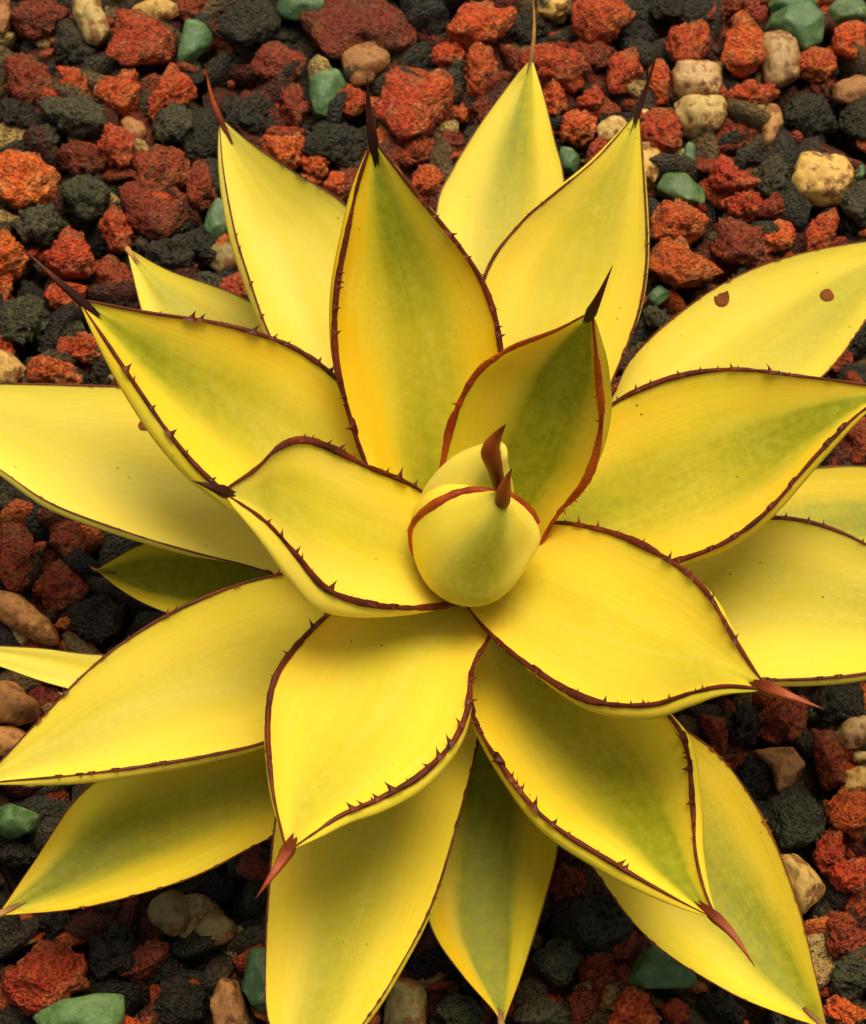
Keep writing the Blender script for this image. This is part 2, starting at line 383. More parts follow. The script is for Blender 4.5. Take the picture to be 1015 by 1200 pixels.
# outlines read off the photograph: kind, then either x y rx ry angle, or a polygon
ELL = '''
A 4 20 10 26 0|D 50 22 38 24 5|C 181 14 26 13 -10|D 34 93 29 30 0|R 84 97 19 15 40|R 143 108 27 29 0|E 87 136 43 18 18|K 85 58 32 16 15
E 52 160 20 12 0|K 20 135 24 18 20|D 97 186 30 24 20|E 103 230 26 25 0|A 157 152 17 12 50|R 137 169 22 27 -20|E 206 148 30 23 0|K 238 158 25 32 0
D 187 200 34 30 -10|D 178 245 44 38 20|R 138 271 18 27 -10|E 46 266 36 20 10|D 237 218 20 30 0|G 256 256 14 26 10|T 263 302 19 18 0|D 222 12 22 16 0
G 350 8 34 15 0|K 288 30 42 26 -10|D 328 78 32 24 0|D 345 125 18 24 0|R 412 118 20 18 -30|K 292 136 34 24 0|K 392 172 36 28 0|R 370 192 18 14 20
R 396 215 18 14 0|D 485 180 28 20 0|R 503 215 22 20 0|D 262 40 20 22 0|R 525 62 20 18 0|K 512 22 16 26 0|K 617 35 20 22 0|C 649 4 20 15 0
K 742 42 26 16 0|D 692 62 30 18 0|R 562 82 18 33 8|E 536 80 10 16 0|R 510 112 20 30 0|D 532 165 18 14 0|D 568 130 20 18 0|R 676 150 25 20 40
R 650 118 16 22 -20|R 692 118 16 15 0|D 712 134 22 14 0|G 666 189 12 18 -20|C 719 151 22 14 -32|C 752 140 9 14 10|C 758 192 17 26 10|D 515 200 16 14 0
R 773 92 14 26 0|D 740 165 16 18 0|G 928 6 32 12 0|G 992 11 28 16 0|C 890 92 6 8 0|R 880 110 30 13 0|R 956 76 25 22 -30|R 996 46 24 24 0
A 1002 106 28 15 -8|D 966 104 24 10 0|K 944 135 34 24 0|K 1002 148 22 24 0|A 904 147 11 26 8|D 860 160 31 16 -15|R 776 156 22 34 -28|G 808 182 9 18 10
K 884 188 26 14 0|E 906 208 20 22 0|G 1008 202 8 11 0|E 1006 240 20 24 0|D 915 242 42 14 -8|R 912 278 20 17 0|D 866 286 38 28 20|G 772 347 13 12 0
E 768 373 14 13 0|K 1000 262 20 16 0|D 870 8 26 12 0|K 785 12 28 14 0|D 825 12 24 14 10|K 1003 395 20 24 0|D 985 425 20 14 0|D 1004 520 18 26 0
D 978 540 17 16 0|R 1012 500 8 12 0|K 950 570 12 12 0|R 5 332 12 15 0|D 8 352 12 9 0|D 133 326 22 22 0|E 25 374 32 28 0|K 66 400 24 24 0
K 36 345 16 16 0|E 86 388 14 12 0|K 138 352 18 12 0|R 5 408 13 17 0|C 9 432 22 18 30|R 101 411 20 17 0|T 128 446 12 10 0|K 200 300 32 18 0
K 236 290 26 24 0|E 247 330 22 8 20|R 286 340 11 15 0|K 120 440 14 20 0|D 18 656 28 42 0|D 83 632 20 28 0|D 70 688 32 28 0|K 110 722 36 30 0
K 8 735 18 14 0|K 60 600 32 14 20|D 38 752 16 8 0|A 10 870 26 19 0|D 62 790 22 10 0|D 62 826 14 14 0|K 130 690 20 16 0|K 20 605 22 14 0
D 66 935 16 12 0|K 20 1002 24 16 0|K 10 1090 22 26 0|K 132 1112 34 34 0|D 172 1128 34 18 -40|T 200 1070 25 26 0|T 253 1088 22 18 0|T 282 1096 6 12 0
K 215 1178 38 30 0|K 62 1080 22 16 0|K 250 1040 26 16 0|K 300 1050 16 30 0|D 120 1075 20 14 0|E 535 1186 30 20 0|K 500 1130 20 20 0|A 598 1160 6 8 0
E 705 1080 40 32 0|E 650 1122 28 36 0|E 636 1190 36 20 0|D 700 1136 27 22 0|D 665 1035 24 20 0|R 795 1190 22 18 0|D 685 1182 20 28 0|K 842 1186 32 22 0
K 872 850 18 30 0|K 985 824 40 32 0|D 926 842 30 26 0|Q 1000 858 24 18 -20|T 974 846 15 10 30|C 1008 888 11 7 0|K 880 912 25 26 0|E 931 962 35 36 0
K 880 955 18 26 0|C 1004 916 21 18 0|R 996 950 27 25 30|R 996 1028 24 22 0|D 1005 1062 16 20 0|E 1000 1146 30 26 0|R 990 1186 28 18 15|K 900 1150 30 30 0
K 560 1150 22 20 0|D 610 1090 20 24 0|D 905 860 16 16 0|K 760 1195 18 14 0|D 820 400 18 14 0|K 470 1110 14 20 0|D 40 960 14 12 0|K 100 985 30 16 0'''
POLY = '''
R 138 11 154 9 177 23 197 30 208 61 187 70 151 78 124 68 136 45|C 83 -8 116 -6 119 15 131 38 121 53 101 49 88 20|G 215 28 225 21 242 33 249 45 240 60 235 73 217 83 207 71 207 50
R 202 78 235 101 217 121 192 128 172 146 167 136 187 101|O -10 166 15 164 38 172 56 187 70 210 66 225 45 237 10 245 -10 240|D 337 20 378 13 404 -4 460 -2 488 24 506 57 496 67 460 60 429 58 393 70 358 63 347 36
G 361 96 365 90 393 82 406 87 404 102 393 123 392 138 376 147 365 138 365 118|A 401 69 414 56 437 51 457 64 455 77 434 95 416 97 406 85|R 440 120 450 79 480 74 515 83 532 100 522 130 500 157 470 167 445 142
O 299 164 352 158 357 177 345 202 320 190|R 522 40 543 8 569 -2 582 15 607 15 602 28 582 46 556 50 536 48|R 669 15 684 -5 736 -5 753 15 723 42 695 46 671 33
R 590 64 648 52 684 66 692 84 669 104 648 98 605 86|R 715 56 741 56 756 87 743 97 728 112 712 107|R 773 33 793 36 829 28 832 51 806 81 791 74|R 843 62 857 38 855 23 875 15 888 38 904 69 898 79 870 87 842 79
G 893 28 919 13 957 8 964 23 962 46 945 58 919 43|Q 893 46 914 41 937 51 934 95 914 102 893 95|Q 787 79 804 79 824 76 842 82 846 100 837 113 806 114 788 102|C 788 120 819 115 847 118 851 138 837 151 806 154 793 133
C 927 195 939 182 960 184 986 184 998 200 1001 213 986 233 968 238 939 228 929 213|G 766 228 780 206 805 207 822 220 828 238 815 248 790 243|R 832 195 845 187 870 202 893 216 868 226 837 220|R 845 236 896 220 897 243 873 257 850 251
R 760 251 793 228 827 246 837 266 806 284 760 284|R 939 297 945 269 973 243 986 256 980 279 960 299|O 762 291 781 281 800 282 816 300 846 327 821 338 794 340 762 316|O -8 275 8 275 22 290 36 310 20 325 -8 320
R 49 291 85 271 102 283 112 313 98 327 75 323 53 309|R 49 349 57 333 79 331 110 339 95 362 65 364|O 26 425 37 416 61 423 79 429 99 431 95 449 69 451 35 447|A -5 695 25 700 58 728 70 755 40 748 -5 722
A -10 795 20 803 47 828 44 840 18 848 -10 848|G -6 948 13 943 50 957 50 974 18 980 -6 983|R 0 1146 19 1133 47 1102 79 1102 95 1127 107 1155 82 1162 57 1181 38 1185 9 1168|G 28 1200 79 1167 126 1160 150 1160 142 1193 135 1216 28 1216
G 281 1162 287 1121 303 1110 330 1108 330 1185 297 1190|A 248 1171 259 1146 278 1149 284 1171 293 1205 252 1212|T 452 1178 463 1149 487 1149 497 1163 497 1212 450 1212|G 725 1144 764 1108 784 1118 813 1144 813 1159 754 1162
R 712 1195 723 1160 738 1154 759 1170 775 1208 712 1216|D 815 835 848 832 853 870 850 900 835 880|D 949 859 979 854 991 928 963 930|A 877 882 928 878 942 898 928 919 912 930 905 900
R 949 1002 964 975 985 972 991 996 982 1022 958 1028|C 910 1002 934 1002 952 1020 967 1041 940 1074 922 1044|D 961 1098 970 1074 988 1071 1015 1098 1015 1112 1000 1130 967 1121'''
# things in the picture that a stone can be said to lie beside
LAND = [((20, 300), 'by the point of the long curved spine'), ((40, 205), 'around the big smooth orange boulder'), ((110, 60), 'among the tall cream pebble and jade chip'),
        ((200, 170), 'beside the small amber oval pebble'), ((205, 280), 'above the small blunt pale leaf'), ((245, 70), 'by the spine tip touching a cream pebble'),
        ((330, 60), 'next to the faint green stone behind the rosette'), ((380, 120), 'beside the notched jade chip'), ((470, 90), 'behind the tallest upright leaf'),
        ((560, 60), 'left of the straight thread-like spine'), ((680, 60), 'between the two back leaf spines'), ((720, 160), 'at the tip of the broad back leaf'),
        ((820, 110), 'around the two stacked pale pebbles'), ((930, 40), 'by the big faceted jade stone'), ((960, 170), 'around the stained cream pebble'),
        ((850, 230), 'by the domed jade stone'), ((800, 330), 'along the edge of the twice scarred leaf'), ((960, 280), 'above the twice scarred leaf'), ((1000, 440), 'in the gap beyond the scarred leaf'),
        ((40, 420), 'above the broad left leaf with one scar'), ((60, 690), 'in shade beside the dark green leaf'), ((20, 840), 'under the small yellow leaf end'),
        ((30, 970), 'by the jade block under the left leaf'), ((70, 1140), 'by the long jade slab'), ((230, 1100), 'in deep shade under the drooping leaf'), ((300, 1160), 'by the upright jade block'),
        ((500, 1160), 'in shade left of the olive leaf tip'), ((680, 1110), 'in shade right of the olive leaf'), ((760, 1170), 'by the shaded jade wedge'),
        ((880, 880), 'below the russet spine'), ((985, 850), 'under the speckled right leaf'), ((960, 970), 'beside the crusty grey green boulder'), ((970, 1060), 'beside the angular cream chip'), ((980, 1150), 'at the tip of the lowest folded leaf')]

def add_stone(code, px, outline_px, seed, nominal):
    name, shape, mat, cols, words = KINDS[code]
    rs = np.random.RandomState(seed)
    mean_px = nominal
    mean_m = mean_px * 0.00034
    hz = min(mean_m * rs.uniform(.78, 1.0), .0088)
    zc = .001 + hz + {'D': -.003, 'K': -.0025, 'T': -.001}.get(code, 0.0015)
    c = unproj(px[0], px[1], zc)
    pts = np.array([unproj(x, y, zc)[:2] for x, y in outline_px])
    cc, _ = poly_radius(pts, np.zeros(1))
    aa = np.linspace(-np.pi, np.pi, 73)
    _, rr = poly_radius(pts, aa)
    rr[-1] = rr[0]
    q = np.convolve(np.concatenate([rr[-2:-1], rr, rr[1:2]]), [.2, .6, .2], 'valid')
    V, F = stone_shape(shape, 4, rs, lambda th: np.interp(th, aa, q) * 1.07, hz)
    me = np_mesh(name, V, F)
    o = link(name, me, mat)
    o.location = (cc[0], cc[1], zc)
    k = rs.uniform(.82, 1.15); base = cols[rs.randint(len(cols))]
    o.color = (min(base[0] * k, .9), min(base[1] * k, .9), min(base[2] * k, .9), 1)
    r = np.hypot(*(np.array(outline_px) - np.array(px)).T)
    asp = r.max() / max(r.min(), 1)
    size = 'tiny' if mean_px < 13 else 'small' if mean_px < 19 else 'mid-sized' if mean_px < 28 else 'large'
    form = 'long' if asp > 2.0 else 'oblong' if asp > 1.45 else 'chunky'
    place = min(LAND, key=lambda L: (L[0][0] - px[0]) ** 2 + (L[0][1] - px[1]) ** 2)[1]
    o['label'] = f'{size} {form} {words} {place}'
    o['category'] = 'pebble' if shape == 'pebble' else 'stone'
    o['group'] = name.replace('_', ' ') + 's lying round the plant'
    o['words'] = words; o['px'] = px; o['sz'] = f'{size} {form} {words}'
    return o

seed = 100
placed = []
for it in POLY.replace('\n', '|').split('|'):
    if not it.strip(): continue
    k, *n = it.split(); n = list(map(float, n)); pts = list(zip(n[0::2], n[1::2])); seed += 1
    c = np.mean(pts, 0)
    nominal = float(np.mean(np.hypot(*(np.array(pts) - c).T))) * .92
    placed.append((k, tuple(c), pts, seed, nominal))
for it in ELL.replace('\n', '|').split('|'):
    if not it.strip(): continue
    k, x, y, rx, ry, an = it.split(); x, y, rx, ry, an = map(float, (x, y, rx, ry, an)); seed += 1
    rs = np.random.RandomState(seed * 3); an = math.radians(an)
    m = rs.randint(7, 10); pts = []
    for j in range(m):
        a = 2 * math.pi * (j + rs.uniform(-.3, .3)) / m; f = rs.uniform(.90, 1.14)
        ex, ey = rx * math.cos(a) * f, ry * math.sin(a) * f
        pts.append((x + ex * math.cos(an) - ey * math.sin(an), y + ex * math.sin(an) + ey * math.cos(an)))
    placed.append((k, (x, y), pts, seed, math.sqrt(rx * ry)))
made = [add_stone(*p) for p in placed]
# look-alikes by the same landmark are told apart by the stone of another kind they touch
seen = {}
for o in made: seen.setdefault(o['label'], []).append(o)
used = set(seen)
for lab, os_ in seen.items():
    if len(os_) < 2: continue
    for o in os_:
        nb = sorted((q for q in made if q['words'] != o['words']), key=lambda q: (q.location - o.location).length)
        for q in nb[:3]:
            new = f"{o['sz']} touching a {q['sz']}"
            if new not in used: o['label'] = new; used.add(new); break
for o in made:
    for k in ('words', 'px', 'sz'): del o[k]

def gravel():
    """the loose bed of small stones under and between the ones that can be told apart"""
    rs = np.random.RandomState(11); V, F = ICO[2]
    lib = []
    for k in range(14):
        kind = 'lava' if k < 10 else 'pebble'
        v, f = stone_shape(kind, 2, np.random.RandomState(500 + k), lambda th: .0095 * (1 + .18 * np.sin(2 * th + k) + .1 * np.sin(3 * th + 2 * k)), .0075)
        lib.append((kind, v))
    vs_, fs_, cs_ = [], [], []; base = 0
    for x in np.arange(-.46, .46, .0155):
        for y in np.arange(-.38, .58, .0155):
            X, Y = x + rs.uniform(-.006, .006), y + rs.uniform(-.006, .006)
            rel = np.array([X, Y, .01]) - CAMP; dp = rel @ FWD
            u, v2 = rel @ RGT / dp * FPX + PW / 2, -(rel @ UPV) / dp * FPX + PH / 2
            inside = -75 < u < PW + 75 and -75 < v2 < PH + 75
            kind, v = lib[rs.randint(14)]
            a, b, c = rs.uniform(0, 6.28), rs.uniform(0, 6.28), rs.uniform(0, 6.28)
            Rm = np.array(Matrix.Rotation(a, 3, 'Z') @ Matrix.Rotation(b, 3, 'X') @ Matrix.Rotation(c, 3, 'Y'))
            s = rs.uniform(.65, 1.0) if inside else rs.uniform(.8, 1.45)
            w_ = v @ Rm.T * s; z = -.0060 if inside else rs.uniform(.002, .009)
            vs_.append(w_ + np.array([X, Y, z])); fs_.append(F + base); base += len(v)
            if kind == 'pebble':
                col = [(.09, .22, .09), (.6, .42, .17), (.45, .22, .07), (.28, .22, .07)][rs.randint(4)] if not inside else [(.06, .045, .02), (.15, .09, .03)][rs.randint(2)]  # filler in view gets darker colours, painting shade into the gaps
            else:
                col = [(.38, .05, .012), (.17, .026, .009), (.034, .030, .017), (.04, .037, .02), (.09, .018, .006), (.022, .018, .012)][rs.randint(0 if not inside else 1, 6)]
            cs_.append(np.tile(np.array([*col, 1.0]) * np.array([*([rs.uniform(.8, 1.15)] * 3), 1]), (len(v), 1)))
    # chips and grit caught in the gaps
    F1 = ICO[1][1]; lib1 = [stone_shape('lava', 1, np.random.RandomState(700 + k), lambda th: .0095 * (1 + .2 * np.sin(2 * th + k)), .0075)[0] for k in range(14)]
    for k in range(2300):
        X, Y = rs.uniform(-.27, .27), rs.uniform(-.27, .40)
        k1 = rs.randint(14); s = rs.choice([.14, .2, .28, .38, .5]); v, Fk = (lib1[k1], F1) if s < .3 else (lib[k1][1], F)
        Rm = np.array(Matrix.Rotation(rs.uniform(0, 6.28), 3, 'Z') @ Matrix.Rotation(rs.uniform(0, 6.28), 3, 'X'))
        vs_.append(v @ Rm.T * s * np.array([1.2, .9, .9]) + np.array([X, Y, rs.uniform(.000, .006)])); fs_.append(Fk + base); base += len(v)
        col = [(.56, .075, .009), (.42, .055, .009), (.30, .04, .008), (.60, .12, .012), (.03, .027, .014), (.50, .32, .10), (.09, .06, .025)][rs.randint(7)]
        cs_.append(np.tile(np.array([*col, 1.0]), (len(v), 1)))
    me = np_mesh('gravel', np.vstack(vs_), np.vstack(fs_))
    at = me.attributes.new('tint', 'FLOAT_COLOR', 'POINT'); at.data.foreach_set('color', np.vstack(cs_).astype(np.float32).ravel())
    o = link('gravel', me, M_GRAV); o['kind'] = 'stuff'
    o['label'] = 'loose mixed red, black and tan gravel bed around the plant'; o['category'] = 'gravel'
gravel()

# ------------------------------------------------------------------ the agave
plant = bpy.data.objects.new('agave_plant', None); COL.objects.link(plant)
plant['label'] = 'yellow agave rosette with brown toothed leaf margins growing in red and black gravel'
plant['category'] = 'agave'
ZO = .010                      # leaves' heights below are above the top of the gravel

def tube(pts, rad, nseg=10, squash=1.0, up=None):
    """closed tapering tube through 3-D points"""
    pts = np.array(pts); n = len(pts); vs_, fs_ = [], []
    for i in range(n):
        t = norm(pts[min(i + 1, n - 1)] - pts[max(i - 1, 0)])
        a = np.cross(t, up if up is not None else np.array([0, 0, 1.0]))
        if np.linalg.norm(a) < 1e-4: a = np.cross(t, np.array([0, 1.0, 0]))
        a = norm(a); b = np.cross(a, t)
        for k in range(nseg):
            th = 2 * math.pi * k / nseg
            vs_.append(pts[i] + rad[i] * (math.cos(th) * a + squash * math.sin(th) * b))
    for i in range(n - 1):
        for k in range(nseg):
            fs_.append((i * nseg + k, i * nseg + (k + 1) % nseg, (i + 1) * nseg + (k + 1) % nseg, (i + 1) * nseg + k))
    return vs_, fs_

def py_mesh(name, vs_, fs_):
    me = bpy.data.meshes.new(name); me.from_pydata([tuple(map(float, v)) for v in vs_], [], fs_); me.update()
    for p in me.polygons: p.use_smooth = True
    return me

def along(me, rings, nseg):
    at = me.attributes.new('along', 'FLOAT', 'POINT')
    at.data.foreach_set('value', np.repeat(np.linspace(0, 1, rings), nseg).astype(np.float32)); return me

def make_margin(leaf, edge, inward, nrm, width, rs, mat, teeth, tooth_len, side):
    """horny strip along one edge of a blade, with its hooked teeth (side: -1 they stand outward, +1 inward)"""
    n = 150; vs_, fs_ = [], []; NS = 8
    src = np.linspace(0, 1, len(edge)); dst = np.linspace(0, 1, n)
    re_ = lambda q: np.stack([np.interp(dst, src, q[:, k]) for k in range(3)], 1)
    edge, inward, nrm = re_(edge), re_(inward), re_(nrm)
    for _ in range(2): edge[1:-1] = (edge[:-2] + 2 * edge[1:-1] + edge[2:]) / 4
    o1 = rs.rand() * 90
    q1 = np.stack([dst * 16 + o1, dst * 0, dst * 0], 1); wob = .34 * vnoise(q1 * .6) + .12 * vnoise(q1 * 2.6) + .06 * vnoise(q1 * 6)
    for i in range(n):
        t = dst[i]
        r = width * .86 * (.34 + .86 * math.sin(math.pi * min(1, t * .93 + .05)) ** .8) * (1 + wob[i]) * .5
        if t > .93: r *= 1.0 - (t - .93) / .07 * .25
        c = edge[i] - inward[i] * r * .10 + nrm[i] * r * .10
        for k in range(NS):
            th = 2 * math.pi * k / NS
            vs_.append(c + inward[i] * math.cos(th) * r + nrm[i] * math.sin(th) * r * .60)
    for i in range(n - 1):
        for k in range(NS):
            fs_.append((i * NS + k, i * NS + (k + 1) % NS, (i + 1) * NS + (k + 1) % NS, (i + 1) * NS + k))
    fs_.append(tuple(range(NS))[::-1]); fs_.append(tuple(range((n - 1) * NS, n * NS)))
    t = .14 + rs.uniform(0, .05)
    while teeth and t < .84:
        i = int(t * (n - 1)); i1 = min(i + 2, n - 1)
        tang = norm(edge[i1] - edge[i])
        sd = -1 if t < .42 else side
        L = tooth_len * rs.choice([.25, .5, .8, 1.0, 1.35]) * rs.uniform(.8, 1.2) * (1.25 - .6 * t) + width * .45
        di = norm(nrm[i] * rs.uniform(.3, .7) + inward[i] * sd * rs.uniform(.6, 1.0) + tang * rs.uniform(-.35, .35))
        rb = L * .26; b0 = len(vs_); p0 = edge[i] + nrm[i] * width * .12
        hook = tang * L * rs.uniform(-.45, .25) + nrm[i] * L * .15
        a = tang; b = norm(np.cross(tang, di))
        for ring, (h, rr) in enumerate(((-.12, 3.0), (.20, 1.15), (.58, .45))):
            for k in range(6):
                th = 2 * math.pi * k / 6
                vs_.append(p0 + di * L * h + hook * h * h + rb * rr * (a * math.cos(th) * (1.4 if ring == 0 else 1.0) + b * math.sin(th) * .6))
        vs_.append(p0 + di * L + hook)
        for ring in range(2):
            for k in range(6):
                fs_.append((b0 + ring * 6 + k, b0 + ring * 6 + (k + 1) % 6, b0 + ring * 6 + 6 + (k + 1) % 6, b0 + ring * 6 + 6 + k))
        for k in range(6): fs_.append((b0 + 12 + k, b0 + 12 + (k + 1) % 6, b0 + 18))
        t += rs.choice([.018, .03, .045, .07])  * rs.uniform(.8, 1.2)
    link('margin', py_mesh('margin', vs_, fs_), mat, leaf)

def make_leaf(A, B, z, sag=.16, thick=.006, flA=0, flB=0, mw=.0016, mat=None, green=.5, pale=.2, shift=0.0, spine=None, smat=None, srad=.0017,
              teeth=True, tl=.0016, seed=1, label=None, scars=()):
    rs = np.random.RandomState(seed); N, M = 56, 18
    a, b = catmull(A, N), catmull(B, N)
    tt = np.linspace(0, 1, N)
    z0, zm, z1 = [q + ZO for q in z]
    zz = z0 * (1 - tt) * (1 - 2 * tt) + zm * 4 * tt * (1 - tt) + z1 * tt * (2 * tt - 1)
    L = np.array([unproj(a[i, 0], a[i, 1], zz[i]) for i in range(N)])
    R = np.array([unproj(b[i, 0], b[i, 1], zz[i]) for i in range(N)])
    mid = (L + R) / 2
    nr = []
    for i in range(N):
        tg = norm(mid[min(i + 1, N - 1)] - mid[max(i - 1, 0)])
        ac = R[i] - L[i]
        if np.linalg.norm(ac) < .004 and nr: nr.append(nr[-1]); continue
        q = norm(np.cross(ac, tg)); nr.append(q if q @ FWD < 0 else -q)
    nr = np.array(nr)
    for _ in range(6): nr[1:-1] = (nr[:-2] + 2 * nr[1:-1] + nr[2:]) / 4
    nr /= np.linalg.norm(nr, axis=1)[:, None]
    W = np.linalg.norm(R - L, axis=1)
    ax = (R - L) / np.maximum(W, 1e-6)[:, None]
    for i in range(N - 2, N):
        ax[i] = ax[N - 3]
    verts, uvs = [], []
    seedv = rs.rand() * 60
    for i in range(N):
        t = tt[i]; sg = sag * W[i] * (.75 + .5 * t)
        for j in range(M + 1):                                # upper face, edge to edge
            s = j / M; bow = (4 * s * (1 - s)) ** .85
            p = L[i] + (R[i] - L[i]) * s - nr[i] * sg * bow
            wv = vnoise(np.array([[s * 3.1 + seedv, t * 4.0, 1.7]]))[0] * .0009 + vnoise(np.array([[s * 9 + seedv, t * 2.2, 8.1]]))[0] * .00035
            verts.append(p + nr[i] * wv * bow); uvs.append((s, t))
        D = sg + thick * (1.05 - .75 * t ** 2) * min(1.0, W[i] / .02)
        fw = max(0.0, math.sin(math.pi * t ** 2.2)) ** .8
        g1, g2 = flA * .0003 * fw, flB * .0003 * fw
        hw = W[i] / 2
        for j in range(1, M):                                 # lower face back again, R to L
            q = j / M; u = min(q, 1 - q) * 2; g = g2 if q < .5 else g1
            wt = min(1.0, g / .0008)
            cx = (hw * .70) * (1 - wt) + (hw + g + math.sqrt(g * g + hw * g)) * wt
            x = hw * (1 - u) ** 2 + 2 * cx * u * (1 - u)
            dep = D * (2 * .62 * u * (1 - u) + u * u)
            sx = x if q < .5 else -x
            verts.append((L[i] + R[i]) / 2 + ax[i] * sx - nr[i] * dep); uvs.append((1 - q, t))
    K = 2 * M
    faces = []
    for i in range(N - 1):
        for k in range(K):
            k2 = (k + 1) % K
            faces.append((i * K + k, (i + 1) * K + k, (i + 1) * K + k2, i * K + k2))
    me = np_mesh('leaf', np.array(verts), np.array(faces))
    ul = me.uv_layers.new(name='UVMap')
    li = np.empty(len(me.loops), np.int32); me.loops.foreach_get('vertex_index', li)
    ul.data.foreach_set('uv', np.array(uvs, np.float32)[li].ravel())
    bm = bmesh.new(); bm.from_mesh(me)
    bm.verts.ensure_lookup_table()
    bm.faces.new([bm.verts[k] for k in range(K)])
    for e in bm.edges:
        k0, k1 = e.verts[0].index % K, e.verts[1].index % K
        if k0 == k1 and k0 in (0, M): e.smooth = False
    bmesh.ops.recalc_face_normals(bm, faces=bm.faces); bm.to_mesh(me); bm.free()
    o = link('leaf', me, M_LEAF, plant)
    o['green'] = float(green); o['pale'] = float(pale); o['shift'] = float(shift)
    if label: o['label'] = label
    if mw:
        make_margin(o, L, ax, nr, mw, rs, mat or M_HORN, teeth, tl * 1.25, 1 if flA > 8 else -1)
        make_margin(o, R, -ax, nr, mw, rs, mat or M_HORN, teeth, tl * 1.25, 1 if flB > 8 else -1)
    if spine:
        i0 = N - 5; s0 = mid[i0] - nr[i0] * (sag * 1.2 * W[i0] + srad * .5)
        tip = mid[-1]; end = unproj(spine[0], spine[1], spine[2] + ZO)
        ctrl = tip + norm(tip - s0) * np.linalg.norm(end - tip) * .45
        ctrl = ctrl * .5 + (tip + (end - tip) * .45) * .5
        P = catmull([s0, tip, ctrl, end], 22)
        rad = []
        for i in range(22):
            u = i / 21
            l0 = np.linalg.norm(tip - s0); ub = l0 / (l0 + np.linalg.norm(end - tip))
            rad.append(srad * .74 * (.5 + .5 * (u / ub) if u < ub else (1 - (u - ub) / (1 - ub)) ** 1.1) + .00010)
        vs_, fs_ = tube(P, rad, 12, .85, up=nr[-1])
        for i in range(22):                                    # groove along the upper side near the base
            for k in range(12):
                if k == 3: vs_[i * 12 + k] = vs_[i * 12 + k] * .5 + P[i] * .5
        nv = len(vs_); fs_.append(tuple(range(nv - 12, nv))); fs_.append(tuple(range(12))[::-1])
        link('spine', along(py_mesh('spine', vs_, fs_), 22, 12), smat or M_SPINE, o)
    if scars:
        tree = BVHTree.FromObject(o, bpy.context.evaluated_depsgraph_get()) if False else BVHTree.FromPolygons([v.co for v in me.vertices], [p.vertices for p in me.polygons])
        for (x, y, r) in scars:
            dr = Vector(unproj(x, y, 0) - CAMP).normalized()
            h, hn, *_ = tree.ray_cast(Vector(CAMP), dr)
            if h is None: continue
            e1 = hn.orthogonal().normalized(); e2 = hn.cross(e1); vs_, fs_ = [], []
            rag = [rs.uniform(.78, 1.25) for _ in range(14)]; rag = [(rag[k - 1] + 2 * rag[k] + rag[(k + 1) % 14]) / 4 for k in range(14)]
            for q, (fr, hh) in enumerate(((1.0, -.0002), (.88, .00026), (.5, .00016))):
                for k in range(14):
                    th = 2 * math.pi * k / 14; rr = r * fr * 1.12 * rag[k]
                    hp, hq, *_ = tree.find_nearest(h + (e1 * math.cos(th) + e2 * math.sin(th)) * rr); vs_.append(hp + hq * hh)
            for q in range(2):
                for k in range(14): fs_.append((q * 14 + k, q * 14 + (k + 1) % 14, q * 14 + 14 + (k + 1) % 14, q * 14 + 14 + k))
            fs_.append(tuple(range(28, 42)))
            link('scar', py_mesh('scar', vs_, fs_), M_SCAR, o)
    print('leaf %2d len %.3f tip (%.3f %.3f %.3f) base (%.3f %.3f %.3f)' % (seed, np.linalg.norm(np.diff(mid, axis=0), axis=1).sum(), *mid[-1], *mid[0]))
    return o

